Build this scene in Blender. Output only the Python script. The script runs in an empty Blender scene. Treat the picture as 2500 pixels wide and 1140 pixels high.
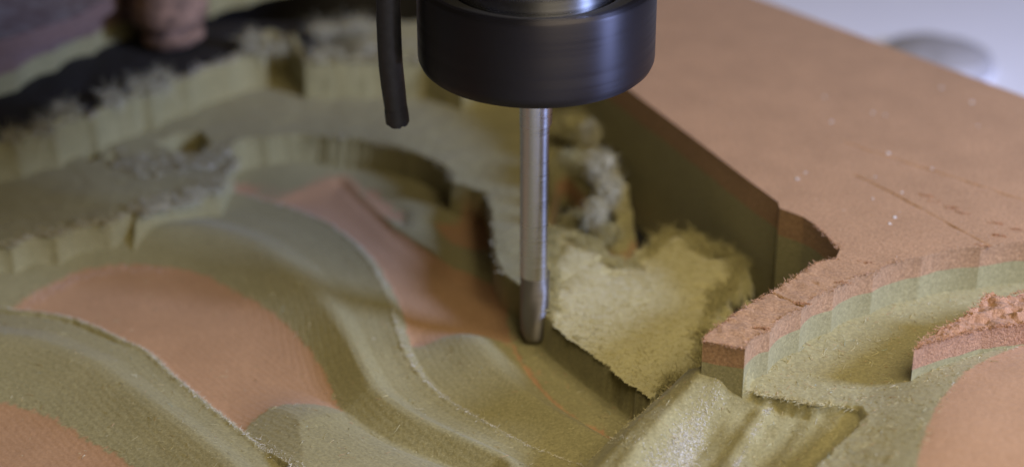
# CNC router cutting a stepped relief into a laminated green / brown MDF block (close-up).
# All lengths below are millimetres; meshes are written in metres (S).
import bpy, bmesh, math, random
import numpy as np
from mathutils import Vector, Matrix, noise as mnoise
from mathutils.geometry import delaunay_2d_cdt

S = 0.001
random.seed(7)
rng = np.random.default_rng(11)
scene = bpy.context.scene
COL = scene.collection

# ------------------------------------------------------------------ camera
F, CX, CY, TH = 5000.0, 1250.0, 570.0, math.radians(28)
st, ct = math.sin(TH), math.cos(TH)

def ray(px, py):
    a = (px - CX) / F
    b = (CY - py) / F
    return np.array([a, ct + b * st, -st + b * ct])

CAM = np.array([0, 0, -33.5]) - 532 * ray(1305, 832)

def at(px, py, z):
    """plan position (mm) of a photo point known to lie at height z"""
    r = ray(px, py)
    t = (z - CAM[2]) / r[2]
    p = CAM + t * r
    return float(p[0]), float(p[1])

def aty(px, py, Y):
    r = ray(px, py)
    t = (Y - CAM[1]) / r[1]
    p = CAM + t * r
    return float(p[0]), float(p[2])

cam_d = bpy.data.cameras.new('camera')
cam = bpy.data.objects.new('camera', cam_d)
COL.objects.link(cam)
cam.location = Vector(CAM * S)
cam.rotation_euler = (math.pi / 2 - TH, 0, 0)
cam_d.sensor_width = 36
cam_d.lens = 36 * F / 2500
cam_d.clip_start = 0.02
cam_d.clip_end = 50
cam_d.dof.use_dof = True
cam_d.dof.focus_distance = 0.482
cam_d.dof.aperture_fstop = 6.5
scene.camera = cam

# ------------------------------------------------------------------ world and lamps
world = bpy.data.worlds.new('World')
scene.world = world
world.use_nodes = True
bg = world.node_tree.nodes['Background']
bg.inputs[0].default_value = (1.0, 0.74, 0.50, 1)
bg.inputs[1].default_value = 0.04

def area(name, loc, target, size, power, color):
    d = bpy.data.lights.new(name, 'AREA')
    d.shape = 'RECTANGLE'
    d.size, d.size_y = size
    d.energy = power
    d.color = color
    o = bpy.data.objects.new(name, d)
    COL.objects.link(o)
    o.location = loc
    v = Vector(target) - Vector(loc)
    o.rotation_euler = v.to_track_quat('-Z', 'Y').to_euler()
    return o

area('window_light', (0.47, -0.18, 0.22), (0.0, 0.0, -0.02), (0.10, 0.09), 4.4, (0.44, 0.55, 1.0))
area('ceiling_light', (0.19, -0.29, 0.45), (0.0, -0.03, 0.0), (0.40, 0.30), 2.9, (1.0, 0.84, 0.56))

scene.view_settings.view_transform = 'Standard'
scene.view_settings.look = 'None'
scene.view_settings.gamma = 1
scene.view_settings.exposure = 0.0

# ------------------------------------------------------------------ materials
def nodes_of(name):
    m = bpy.data.materials.new(name)
    m.use_nodes = True
    nt = m.node_tree
    return m, nt, nt.nodes['Principled BSDF']

def N(nt, typ, **kw):
    n = nt.nodes.new(typ)
    for k, v in kw.items():
        if k in n.inputs:
            n.inputs[k].default_value = v
        else:
            setattr(n, k, v)
    return n

def rgb(c):
    return (c[0], c[1], c[2], 1)

def mixc(nt, fac, a, b, blend='MIX'):
    n = nt.nodes.new('ShaderNodeMix')
    n.data_type = 'RGBA'
    n.blend_type = blend
    for sock, v in ((n.inputs[0], fac), (n.inputs[6], a), (n.inputs[7], b)):
        if isinstance(v, (tuple, float, int)):
            sock.default_value = v
        else:
            nt.links.new(v, sock)
    return n.outputs[2]

def maprange(nt, v, a, b, c, d):
    n = nt.nodes.new('ShaderNodeMapRange')
    nt.links.new(v, n.inputs[0])
    for i, x in enumerate((a, b, c, d)):
        n.inputs[i + 1].default_value = x
    return n.outputs[0]

def fibre_look(nt, coord, base, light, dark, fleck, grain=1.0):
    """colour of sawn or milled fibreboard: soft mottling plus fine fibre flecks"""
    L = nt.links
    big = N(nt, 'ShaderNodeTexNoise', Scale=70.0, Detail=4.0, Roughness=0.6)
    L.new(coord, big.inputs['Vector'])
    fine = N(nt, 'ShaderNodeTexNoise', Scale=1300.0, Detail=3.0, Roughness=0.7)
    L.new(coord, fine.inputs['Vector'])
    mp = N(nt, 'ShaderNodeMapping')
    mp.inputs['Rotation'].default_value = (0.3, 0.2, 0.7)
    mp.inputs['Scale'].default_value = (650, 2300, 1500)
    L.new(coord, mp.inputs['Vector'])
    fl = N(nt, 'ShaderNodeTexVoronoi', Scale=1.0)
    L.new(mp.outputs[0], fl.inputs['Vector'])
    c = mixc(nt, maprange(nt, big.outputs[0], 0.3, 0.7, 0.0, 1.0), rgb(dark), rgb(light))
    c = mixc(nt, 0.5, c, rgb(base))
    c = mixc(nt, maprange(nt, fine.outputs[0], 0.35, 0.68, 0.55 * grain, 0.0), c, rgb([x * 0.55 for x in dark]))
    c = mixc(nt, maprange(nt, fl.outputs['Distance'], 0.10, 0.28, 0.42 * grain, 0.0), c, rgb(fleck))
    return c, fine.outputs[0]

BROWN = dict(base=(0.45, 0.265, 0.135), light=(0.50, 0.30, 0.16), dark=(0.37, 0.215, 0.105), fleck=(0.58, 0.39, 0.22))
GREEN = dict(base=(0.34, 0.305, 0.145), light=(0.38, 0.345, 0.175), dark=(0.275, 0.25, 0.115), fleck=(0.52, 0.46, 0.26))

def finish(nt, b, col, fine, bump=0.22, rough=0.8, sheen=0.12):
    nt.links.new(col, b.inputs['Base Color'])
    b.inputs['Roughness'].default_value = rough
    b.inputs['Specular IOR Level'].default_value = 0.2
    b.inputs['Sheen Weight'].default_value = sheen
    b.inputs['Sheen Roughness'].default_value = 0.5
    bp = N(nt, 'ShaderNodeBump', Strength=bump, Distance=0.0006)
    nt.links.new(fine, bp.inputs['Height'])
    nt.links.new(bp.outputs[0], b.inputs['Normal'])

def mdf(name, spec, grain=1.0, **kw):
    m, nt, b = nodes_of(name)
    tc = N(nt, 'ShaderNodeTexCoord')
    c, f = fibre_look(nt, tc.outputs['Object'], grain=grain, **spec)
    finish(nt, b, c, f, **kw)
    return m

M = {}
M['brown'] = mdf('brown_fibreboard', dict(BROWN, light=(0.52, 0.31, 0.165), dark=(0.33, 0.192, 0.095)), 1.25, bump=0.3)
M['brown_rough'] = mdf('torn_brown_fibreboard', dict(base=(0.46, 0.25, 0.13), light=(0.52, 0.30, 0.18), dark=(0.36, 0.19, 0.10), fleck=(0.60, 0.38, 0.23)), 1.1, bump=0.8)
M['green'] = mdf('green_fibreboard', GREEN, 1.0)

# milled relief: laminate colour per vertex (attribute 'brown'), near-black colour of the ledge floor (attribute 'dark')
def relief_material():
    m, nt, b = nodes_of('milled_laminate')
    tc = N(nt, 'ShaderNodeTexCoord')
    cg, f = fibre_look(nt, tc.outputs['Object'], **GREEN)
    cb, f2 = fibre_look(nt, tc.outputs['Object'], grain=0.55, **BROWN)
    a = N(nt, 'ShaderNodeAttribute', attribute_name='brown')
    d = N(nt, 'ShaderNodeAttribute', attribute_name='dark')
    c = mixc(nt, a.outputs['Fac'], cg, cb)
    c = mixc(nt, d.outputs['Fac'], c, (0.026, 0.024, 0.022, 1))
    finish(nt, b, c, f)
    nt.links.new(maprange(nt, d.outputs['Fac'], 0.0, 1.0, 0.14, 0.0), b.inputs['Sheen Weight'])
    return m
M['relief'] = relief_material()
M['dust'] = mdf('yellow_green_sawdust', dict(base=(0.46, 0.42, 0.21), light=(0.50, 0.46, 0.24), dark=(0.40, 0.36, 0.17), fleck=(0.54, 0.50, 0.29)), 0.35, bump=0.6, rough=0.95, sheen=0.4)
M['pale_dust'] = mdf('pale_sawdust_fluff', dict(base=(0.50, 0.48, 0.36), light=(0.58, 0.56, 0.44), dark=(0.40, 0.38, 0.26), fleck=(0.66, 0.64, 0.54)), 0.5, bump=0.8, rough=0.95, sheen=0.5)

def plain(name, color, rough, metal=0.0, noise_scale=None, amount=0.3, bump=0.0, spec=0.5):
    m, nt, b = nodes_of(name)
    b.inputs['Roughness'].default_value = rough
    b.inputs['Metallic'].default_value = metal
    b.inputs['Specular IOR Level'].default_value = spec
    tc = N(nt, 'ShaderNodeTexCoord')
    n = N(nt, 'ShaderNodeTexNoise', Scale=noise_scale or 200.0, Detail=4.0)
    nt.links.new(tc.outputs['Object'], n.inputs['Vector'])
    c = mixc(nt, maprange(nt, n.outputs[0], 0.3, 0.7, 0.0, 1.0), rgb([x * (1 - amount) for x in color]), rgb([min(1, x * (1 + amount)) for x in color]))
    nt.links.new(c, b.inputs['Base Color'])
    if bump:
        bp = N(nt, 'ShaderNodeBump', Strength=bump, Distance=0.0004)
        nt.links.new(n.outputs[0], bp.inputs['Height'])
        nt.links.new(bp.outputs[0], b.inputs['Normal'])
    return m

def turned_metal(name, color, rough, metal=1.0, lines=2500.0, aniso=0.85):
    """lathe-turned metal: fine rings round the axis"""
    m, nt, b = nodes_of(name)
    tc = N(nt, 'ShaderNodeTexCoord')
    mp = N(nt, 'ShaderNodeMapping')
    mp.inputs['Scale'].default_value = (12, 12, lines)
    nt.links.new(tc.outputs['Object'], mp.inputs['Vector'])
    n = N(nt, 'ShaderNodeTexNoise', Scale=1.0, Detail=3.0)
    nt.links.new(mp.outputs[0], n.inputs['Vector'])
    c = mixc(nt, n.outputs[0], rgb([x * 0.88 for x in color]), rgb([x * 1.12 for x in color]))
    nt.links.new(c, b.inputs['Base Color'])
    b.inputs['Metallic'].default_value = metal
    b.inputs['Anisotropic'].default_value = aniso
    b.inputs['Anisotropic Rotation'].default_value = 0.25
    tg = N(nt, 'ShaderNodeTangent', direction_type='RADIAL', axis='Z')
    nt.links.new(tg.outputs[0], b.inputs['Tangent'])
    r = maprange(nt, n.outputs[0], 0.2, 0.8, rough * 0.85, rough * 1.2)
    nt.links.new(r, b.inputs['Roughness'])
    return m

M['nut'] = turned_metal('blackened_steel', (0.036, 0.034, 0.040), 0.42, 0.85, 700.0)
M['steel'] = turned_metal('bright_steel', (0.55, 0.56, 0.60), 0.28, lines=900.0)
M['carbide'] = turned_metal('dark_carbide', (0.27, 0.255, 0.245), 0.45, 0.9, 900.0)
M['gap'] = plain('black_gap_shade', (0.006, 0.006, 0.007), 0.7)
M['rubber'] = plain('black_rubber', (0.010, 0.010, 0.013), 0.5, 0, 700.0, 0.35, 0.3)
M['bed'] = plain('dark_machine_bed', (0.018, 0.017, 0.016), 0.8, 0, 150.0, 0.3)
M['white'] = plain('white_sheet', (0.84, 0.86, 0.95), 0.6, 0, 20.0, 0.03)
M['grey'] = plain('grey_plastic', (0.36, 0.35, 0.36), 0.6, 0, 60.0, 0.15)
M['post'] = plain('dusty_brown_post', (0.22, 0.135, 0.09), 0.85, 0, 260.0, 0.6, 0.6)

def dusty_material():
    m, nt, b = nodes_of('dust_covered_brown_board')
    tc = N(nt, 'ShaderNodeTexCoord')
    c, f = fibre_look(nt, tc.outputs['Object'], base=(0.22, 0.14, 0.11), light=(0.25, 0.16, 0.125), dark=(0.17, 0.105, 0.085), fleck=(0.4, 0.3, 0.24))
    n = N(nt, 'ShaderNodeTexNoise', Scale=150.0, Detail=6.0, Roughness=0.75)
    nt.links.new(tc.outputs['Object'], n.inputs['Vector'])
    g = N(nt, 'ShaderNodeNewGeometry')
    sx = N(nt, 'ShaderNodeSeparateXYZ')
    nt.links.new(g.outputs['Normal'], sx.inputs[0])
    k = N(nt, 'ShaderNodeMath', operation='MULTIPLY')
    nt.links.new(maprange(nt, n.outputs[0], 0.47, 0.58, 0.0, 0.8), k.inputs[0])
    nt.links.new(maprange(nt, sx.outputs[2], 0.3, 0.8, 0.05, 1.0), k.inputs[1])
    c = mixc(nt, k.outputs[0], c, (0.32, 0.28, 0.25, 1))
    finish(nt, b, c, f)
    return m
M['dusty'] = dusty_material()

def tint_material(name):
    m, nt, b = nodes_of(name)
    a = N(nt, 'ShaderNodeAttribute', attribute_name='tint')
    tc = N(nt, 'ShaderNodeTexCoord')
    n = N(nt, 'ShaderNodeTexNoise', Scale=900.0)
    nt.links.new(tc.outputs['Object'], n.inputs['Vector'])
    c = mixc(nt, maprange(nt, n.outputs[0], 0.3, 0.7, 0.0, 0.35), a.outputs['Color'], (0.2, 0.15, 0.08, 1))
    nt.links.new(c, b.inputs['Base Color'])
    b.inputs['Roughness'].default_value = 0.85
    return m
M['fibre'] = tint_material('loose_fibre')

# ------------------------------------------------------------------ helpers
def mesh_obj(name, verts, faces, mat, parent=None, smooth=True, angle=None):
    me = bpy.data.meshes.new(name)
    v = np.asarray(verts, dtype=np.float32) * S
    if isinstance(faces, np.ndarray) and faces.ndim == 2:
        n, k = faces.shape
        me.vertices.add(len(v))
        me.vertices.foreach_set('co', v.ravel())
        me.loops.add(n * k)
        me.loops.foreach_set('vertex_index', faces.astype(np.int32).ravel())
        me.polygons.add(n)
        me.polygons.foreach_set('loop_start', (np.arange(n) * k).astype(np.int32))
        me.polygons.foreach_set('loop_total', np.full(n, k, dtype=np.int32))
        me.update(calc_edges=True)
    else:
        me.from_pydata([tuple(map(float, p)) for p in v], [], [tuple(int(i) for i in f) for f in faces])
    me.polygons.foreach_set('use_smooth', np.full(len(me.polygons), smooth, dtype=bool))
    if smooth and angle:
        me.set_sharp_from_angle(angle=math.radians(angle))
    me.materials.append(mat)
    o = bpy.data.objects.new(name, me)
    COL.objects.link(o)
    if parent is not None:
        o.parent = parent
    return o

def empty(name, loc_mm):
    o = bpy.data.objects.new(name, None)
    o.empty_display_size = 0.01
    o.location = Vector(loc_mm) * S
    COL.objects.link(o)
    return o

def adopt(parent, *objs):
    """parent without moving the child"""
    for o in objs:
        o.parent = parent
        o.matrix_parent_inverse = Matrix.Translation(-parent.location)

def tag(o, label, cat, group=None, kind=None):
    if label:
        o['label'] = label
    if cat:
        o['category'] = cat
    if group:
        o['group'] = group
    if kind:
        o['kind'] = kind
    return o

def _h(ix, iy, seed):
    h = (ix.astype(np.int64) * 374761393 + iy.astype(np.int64) * 668265263 + seed * 974634777) & 0xffffffff
    h = ((h ^ (h >> 13)) * 1274126177) & 0xffffffff
    return ((h ^ (h >> 16)) & 0xffff) / 65535.0 * 2 - 1

def vnoise(x, y, cell, seed=0, octaves=3, gain=0.5):
    x = np.asarray(x, float)
    y = np.asarray(y, float)
    out = 0
    amp = 1.0
    for k in range(octaves):
        u, v = x / cell, y / cell
        iu, iv = np.floor(u), np.floor(v)
        fu, fv = u - iu, v - iv
        fu = fu * fu * (3 - 2 * fu)
        fv = fv * fv * (3 - 2 * fv)
        a = _h(iu, iv, seed + k)
        b = _h(iu + 1, iv, seed + k)
        c = _h(iu, iv + 1, seed + k)
        d = _h(iu + 1, iv + 1, seed + k)
        out = out + amp * ((a * (1 - fu) + b * fu) * (1 - fv) + (c * (1 - fu) + d * fu) * fv)
        amp *= gain
        cell *= 0.5
    return out

def pts(lst, z=None):
    """photo points -> plan points; entries are (px, py) at z or (px, py, z)"""
    return np.array([at(p[0], p[1], p[2] if len(p) > 2 else z) for p in lst])

def arcs(p, sag, idx=None, n=8):
    """replace the chosen segments of a polyline by shallow arcs bulging to the left by sag"""
    out = [p[0]]
    for i in range(len(p) - 1):
        a, b = p[i], p[i + 1]
        d = b - a
        L = np.hypot(*d)
        nrm = np.array([-d[1], d[0]]) / max(L, 1e-6)
        s = sag if (idx is None or i in idx) else 0.0
        for k in range(1, n + 1):
            t = k / n
            out.append(a + d * t + nrm * s * 4 * t * (1 - t))
    return np.array(out)

def sdf(poly, X, Y):
    """signed distance to a closed polygon, negative inside"""
    d2 = np.full(X.shape, 1e12)
    inside = np.zeros(X.shape, bool)
    n = len(poly)
    for i in range(n):
        ax, ay = poly[i]
        bx, by = poly[(i + 1) % n]
        ex, ey = bx - ax, by - ay
        wx, wy = X - ax, Y - ay
        t = np.clip((wx * ex + wy * ey) / max(ex * ex + ey * ey, 1e-9), 0, 1)
        d2 = np.minimum(d2, (wx - ex * t) ** 2 + (wy - ey * t) ** 2)
        c = ((ay <= Y) & (by > Y)) | ((by <= Y) & (ay > Y))
        if abs(ey) > 1e-9:
            inside ^= c & (X < ax + (Y - ay) * ex / ey)
    d = np.sqrt(d2)
    return np.where(inside, -d, d)

def tps(ctrl, lam=0.002):
    """thin-plate surface through (px, py, z) control points; returns f(X, Y)"""
    P = np.array([at(p[0], p[1], p[2]) for p in ctrl])
    Z = np.array([p[2] for p in ctrl], float)
    n = len(P)
    sc = 60.0
    Q = P / sc
    def U(r2):
        return r2 * np.log(np.maximum(r2, 1e-12))
    A = np.zeros((n + 3, n + 3))
    A[:n, :n] = U(((Q[:, None] - Q[None]) ** 2).sum(-1)) + np.eye(n) * lam
    A[:n, n] = 1
    A[:n, n + 1:] = Q
    A[n, :n] = 1
    A[n + 1:, :n] = Q.T
    w = np.linalg.solve(A, np.concatenate([Z, np.zeros(3)]))
    def f(X, Y):
        x, y = X / sc, Y / sc
        o = w[n] + w[n + 1] * x + w[n + 2] * y
        for i in range(n):
            o = o + w[i] * U((x - Q[i, 0]) ** 2 + (y - Q[i, 1]) ** 2)
        return o
    return f

def lathe(name, prof, mat, parent=None, seg=96, center=(0, 0), angle=35, rfun=None, closed_ends=True):
    """prof: list of (radius, z)"""
    V, Fc = [], []
    for (r, z) in prof:
        for k in range(seg):
            a = 2 * math.pi * k / seg
            rr = rfun(r, z, a) if rfun else r
            V.append((center[0] + rr * math.cos(a), center[1] + rr * math.sin(a), z))
    for i in range(len(prof) - 1):
        for k in range(seg):
            k2 = (k + 1) % seg
            Fc.append((i * seg + k, i * seg + k2, (i + 1) * seg + k2, (i + 1) * seg + k))
    if closed_ends:
        if prof[0][0] > 0.01:
            Fc.append(tuple(range(seg - 1, -1, -1)))
        if prof[-1][0] > 0.01:
            b = (len(prof) - 1) * seg
            Fc.append(tuple(range(b, b + seg)))
    return mesh_obj(name, V, Fc, mat, parent, True, angle)

# ------------------------------------------------------------------ heights of the job
ZL = -6.0      # glue line under the brown face layer
LEDGE = -12.0  # first roughing level
TERR = -24.0   # second roughing level
ZB = -34.0     # glue line of the lower brown layer
BED = -42.0

# ---- setting: white table and the dark bed plate under the work
far_dir = np.array(at(2500, 235, 0)) - np.array(at(1860, 0, 0))
far_dir /= np.hypot(*far_dir)
far_a = np.array(at(1860, 0, 0)) - far_dir * 190
far_b = np.array(at(1860, 0, 0)) + far_dir * 200

def slab(name, poly, z0, z1, mat, parent=None, angle=30):
    n = len(poly)
    V = [(x, y, z0) for x, y in poly] + [(x, y, z1) for x, y in poly]
    Fc = [tuple(range(n - 1, -1, -1)), tuple(range(n, 2 * n))]
    Fc += [(i, (i + 1) % n, n + (i + 1) % n, n + i) for i in range(n)]
    return mesh_obj(name, V, Fc, mat, parent, False)

tbl = slab('table', [(-3000, -3000), (3000, -3000), (3000, 3000), (-3000, 3000)], -120, -BED * -1 - 12, M['white'])
tag(tbl, None, None, kind='structure')
inn = np.array([-far_dir[1], far_dir[0]])
if inn @ (np.array([0, 0]) - far_a) < 0:
    inn = -inn
fa, fb = far_a + inn * 6, far_b + inn * 6
bedp = [(-260, -150), (fb[0], -150), (fb[0], fb[1]), (fa[0], fa[1]), (-260, fa[1])]
bed = slab('machine_bed', bedp, BED - 12 + 0.3, BED, M['bed'])
tag(bed, None, None, kind='structure')

# ================================================================== WORKPIECE
work = empty('workpiece', (0, 0, BED))
tag(work, 'laminated green and brown fibreboard block with a half-carved stepped relief', 'fibreboard block')

# big board at the right: pocket wall, bulge, narrow tongue and scalloped front wall
pocket = pts([(1150, -73), (1530, 215), (1700, 343), (1820, 435), (1900, 494)], 0)
bulge = pts([(1903, 508), (1930, 518), (1962, 530), (1992, 550), (2020, 576), (2051, 607)], 0)
tback = pts([(2040, 632), (2012, 636), (1985, 645), (1960, 663), (1930, 685), (1905, 700), (1880, 716), (1850, 731), (1822, 748), (1795, 764), (1770, 783), (1745, 800), (1725, 818), (1715, 832)], 0)
tfront = pts([(1820, 850)], 0)
scal = pts([(1820, 850), (1881, 806), (1958, 752), (2037, 706), (2134, 664), (2251, 627), (2396, 604), (2560, 590)], 0)
scal = arcs(scal, 1.3)
rightside = np.array([[150, scal[-1][1]], [150, (far_b)[1] - 0]])
far_line = [np.array(at(2620, 279, 0)), np.array(at(1860, 0, 0)), np.array(at(1860, 0, 0)) - far_dir * 120]
board_poly = np.vstack([pocket, bulge, tback, scal, [[165, scal[-1][1] + 3]], [far_line[0]], [far_line[1]], [far_line[2]]])
# ---------------- relief height field
gx = np.arange(-205, 150, 0.40)
ys = [-112.0]
while ys[-1] < 165:
    y = ys[-1]
    ys.append(y + (0.36 if y < 20 else 0.36 + 0.34 * min(1, (y - 20) / 80)))
gy = np.array(ys)
X, Y = np.meshgrid(gx, gy)
Xc, Yc = X[:-1, :-1] + 0.2, Y[:-1, :-1] + 0.2

# carved floor right of the second ridge (tool valley)
R3 = [(670, 490, -34), (750, 460, -34), (830, 430, -34), (960, 560, -34), (1100, 650, -34), (1200, 692, -34), (1240, 760, -34), (1248, 840, -34),
      (1190, 825, -34), (1130, 815, -34), (1070, 828, -34), (1040, 842, -34),
      (800, 490, -35.0), (920, 610, -35.6), (1040, 730, -35.6), (1120, 770, -35.6), (1190, 770, -35.0), (1030, 810, -34.6), (985, 720, -34.8), (880, 590, -34.7), (780, 520, -34.4),
      (900, 440, -33.3), (1000, 545, -32.6), (1080, 605, -32.7), (1160, 655, -33), (1150, 590, -34.25), (1195, 590, -34.5), (1110, 565, -34.1), (1000, 470, -32.7),
      (700, 425, -33), (600, 447, -33.7), (585, 460, -34.2), (900, 400, -33), (1100, 500, -33.2), (1240, 690, -33), (1265, 780, -33.3),
      (1130, 870, -31.6), (1190, 900, -30.0), (1100, 920, -31.9), (1240, 960, -29.6), (1310, 1020, -29.8), (1390, 1090, -30.2), (1150, 980, -32.9), (1080, 900, -33.3),
      (1250, 1060, -33), (1060, 930, -33.9), (1030, 890, -34.3), (1200, 1030, -33.2), (1350, 1105, -32.8),
      (1290, 930, -32.4), (1330, 960, -33.4), (1350, 982, -34.05), (1420, 1030, -34.08), (1480, 1067, -34.1), (1385, 985, -33.7), (1305, 838, -33.7), (1270, 880, -33.2), (1400, 930, -33.6),
      (1480, 1000, -33.6), (1530, 1040, -33.4), (1330, 870, -33.7), (1380, 855, -33.3), (1480, 940, -33.3), (1560, 1005, -33), (1600, 1120, -33), (400, 420, -33)]
def polyline_d(lst, x, y):
    return seg_dist(x, y, pts(lst))

def seg_dist(x, y, pl):
    d = np.full(np.shape(x), 1e9)
    for a, b in zip(pl[:-1], pl[1:]):
        e = b - a
        t = np.clip(((x - a[0]) * e[0] + (y - a[1]) * e[1]) / (e @ e), 0, 1)
        d = np.minimum(d, np.hypot(x - a[0] - e[0] * t, y - a[1] - e[1] * t))
    return d

def spline(lst, n=6):
    """Catmull-Rom through plan points"""
    p = np.asarray(lst)
    out = []
    for i in range(len(p) - 1):
        p0, p1, p2_, p3 = p[max(i - 1, 0)], p[i], p[i + 1], p[min(i + 2, len(p) - 1)]
        for k in range(n):
            t = k / n
            out.append(0.5 * ((2 * p1) + (-p0 + p2_) * t + (2 * p0 - 5 * p1 + 4 * p2_ - p3) * t * t + (-p0 + 3 * p1 - 3 * p2_ + p3) * t ** 3))
    out.append(p[-1])
    return np.array(out)

def smooth_profile(u, us, zs):
    """monotone-smooth interpolation of a cross section"""
    u = np.clip(u, 0, 1)
    fine = np.linspace(0, 1, 201)
    z = np.interp(fine, us, zs)
    k = np.exp(-np.linspace(-2.2, 2.2, 25) ** 2)
    k /= k.sum()
    z = np.convolve(np.pad(z, 12, mode='edge'), k, mode='valid')
    return np.interp(u, fine, z)

P1_OUT = spline(pts([(20, 760), (80, 718), (140, 685), (200, 660), (330, 645), (480, 665), (620, 735), (720, 810), (790, 900), (835, 1005)], ZB))
P1_FRONT = spline(pts([(835, 1005), (790, 990), (740, 985), (690, 988), (650, 1003), (600, 1045), (560, 1090)], ZB))
P1 = np.vstack([P1_OUT, P1_FRONT[1:], pts([(300, 900)], ZB)])
P0 = np.vstack([spline(pts([(-200, 965), (0, 985), (80, 1005), (150, 1035), (240, 1085), (330, 1140), (420, 1210)], ZB)), [[-70, -160], [-260, -160]]])
P2_R = pts([(670, 492), (750, 462), (826, 430), (850, 440), (960, 556), (1100, 650), (1200, 692), (1236, 740), (1248, 840)], ZB)
P2_F = spline(pts([(1248, 840), (1190, 824), (1130, 815), (1080, 824), (1035, 845)], ZB))
P2 = np.vstack([P2_R, P2_F[1:], pts([(985, 850), (950, 735), (880, 615), (760, 530)], ZB)])
STREAK = spline(pts([(1248, 840), (1290, 915), (1350, 982), (1420, 1030), (1480, 1067), (1600, 1140)], ZB))
H = tps(R3, 0.01)(X, Y)
dP2 = sdf(P2, X, Y)
upper = np.zeros(X.shape)      # 1 where the brown face layer may show
# second ridge
L2 = [(430, 470, -31.5), (540, 468, -31.8), (640, 492, -32), (760, 530, -32), (830, 570, -32), (880, 615, -32), (915, 665, -32), (950, 735, -32), (966, 790, -32), (985, 850, -32), (1005, 890, -32), (1040, 935, -32),
      (1100, 985, -32), (1200, 1045, -32), (1300, 1095, -32), (1400, 1135, -32), (1600, 1220, -32)]
l2c = spline(pts(L2))
dS = seg_dist(X, Y, STREAK)
right_of_s = sdf(np.vstack([STREAK, [[60, -120], [80, 20], [10, 20]]]), X, Y) < 0
dl2 = np.maximum(seg_dist(X, Y, l2c) - 2.0, 0)
front_m = sdf(np.vstack([P2_F, pts([(985, 850), (1040, 935)], ZB), [[20, -140], [60, -140]], STREAK[::-1]]), X, Y)
uf = dl2 / (dl2 + dS + 1e-6)
hfm = smooth_profile(uf, [0, 0.3, 0.62, 0.70, 1], [-33.6, -32.2, -30.0, -30.0, -34.1])
hfm = ZB + (hfm - ZB) * (1 - np.exp(-np.maximum(dP2, 0) / 5.0))
H = np.where((front_m < 0) & ~right_of_s, hfm, H)
# tool valley beyond the streak: a shallow trough rising to the terrace foot
hv = -33.6 - 0.75 * np.exp(-(dS / 1.5) ** 2) * (0.75 + 0.5 * vnoise(X, Y, 7, 15, 2)) + 0.10 * np.sin(dS * 1.7)
H = np.where(right_of_s & (Y < 12), hv, H)
H = np.where(dP2 < 0, ZB - 1.7 * (1 - np.exp(dP2 / 4.5)), H)
for P3, dep in ((pts([(1062, 548), (1120, 550), (1205, 572), (1205, 612), (1150, 612), (1095, 588)], ZB), 0.5), (pts([(852, 436), (905, 462), (985, 520), (985, 548), (930, 520), (880, 478)], ZB), 0.35), (pts([(560, 452), (600, 448), (645, 468), (620, 476), (575, 468)], ZB), 0.35)):
    d3 = sdf(P3, X, Y)
    H = np.where(d3 < 0, np.minimum(H, ZB - dep * (1 - np.exp(d3 / 2.0))), H - np.exp(-np.maximum(d3, 0) / 2.5) * np.maximum(H - ZB, 0))
# straight crease along the right side of the wedge
dcr = seg_dist(X, Y, pts([(832, 446), (960, 572), (1090, 668), (1190, 722)], ZB))
H = H - 0.32 * np.exp(-(dcr / 1.5) ** 2) * (dP2 < 0)
p2 = np.vstack([l2c, [[0, -140], [-240, -140], [-240, 60]]])
d2 = sdf(p2, X, Y) + vnoise(X, Y, 3.0, 5) * 0.25
l2c = spline(pts(L2))
dP1 = sdf(P1, X, Y)
# the trough of the lens runs on to the front as a shallow valley
dV = seg_dist(X, Y, spline(pts([(835, 1003), (890, 1048), (960, 1088), (1050, 1125), (1180, 1175)], ZB)))
dlow = np.minimum(np.maximum(dP1, 0), dV)
u2_ = dlow / (dlow + seg_dist(X, Y, l2c) + 1e-6)
h2 = np.where(dP1 > 0, smooth_profile(u2_, [0, 0.14, 0.34, 0.42, 0.60, 0.82, 1], [-34, -32.2, -29.4, -29.2, -31.5, -31.9, -31.5]), ZB - 1.9 * (1 - np.exp(dP1 / 6.0)))
h2 = np.where(dP1 > 0, np.maximum(h2, ZB + 0.45 * np.clip(dP1 / 3.0, 0, 1)), h2)
H = np.where(d2 < 0, h2, np.maximum(H, h2 - np.maximum(d2, 0) * 0.8))
# front ridge
L1 = [(-120, 748, -32), (0, 755, -32), (150, 773, -32), (230, 800, -32), (300, 832, -32), (355, 858, -32), (400, 900, -32), (500, 985, -32), (600, 1065, -32), (690, 1140, -32), (820, 1250, -32)]
l1c = spline(pts(L1))
p1 = np.vstack([l1c, [[-60, -160], [-260, -160]]])
d1 = sdf(p1, X, Y) + vnoise(X, Y, 2.2, 9) * 0.25
dP0 = sdf(P0, X, Y)
u1_ = np.maximum(dP0, 0) / (np.maximum(dP0, 0) + seg_dist(X, Y, l1c) + 1e-6)
h1 = np.where(dP0 > 0, smooth_profile(u1_, [0, 0.25, 0.52, 0.60, 0.78, 0.92, 1], [-34, -32.2, -29.4, -29.1, -31.4, -31.9, -31.6]), ZB - 1.8 * (1 - np.exp(dP0 / 6.0)))
H = np.where(d1 < 0, h1, np.maximum(H, h1 - np.maximum(d1, 0) * 1.0))
H = H + 0.028 * np.sin(np.minimum(np.abs(d1), np.abs(d2)) * 2 * math.pi / 1.7)
# torn lip standing along the rim of the front ridge
lip = np.exp(-((d1 + 0.35) / 0.42) ** 2) * (0.12 + 0.25 * vnoise(X, Y, 2.0, 21))
H = H + np.clip(lip, 0, 1)
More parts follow.
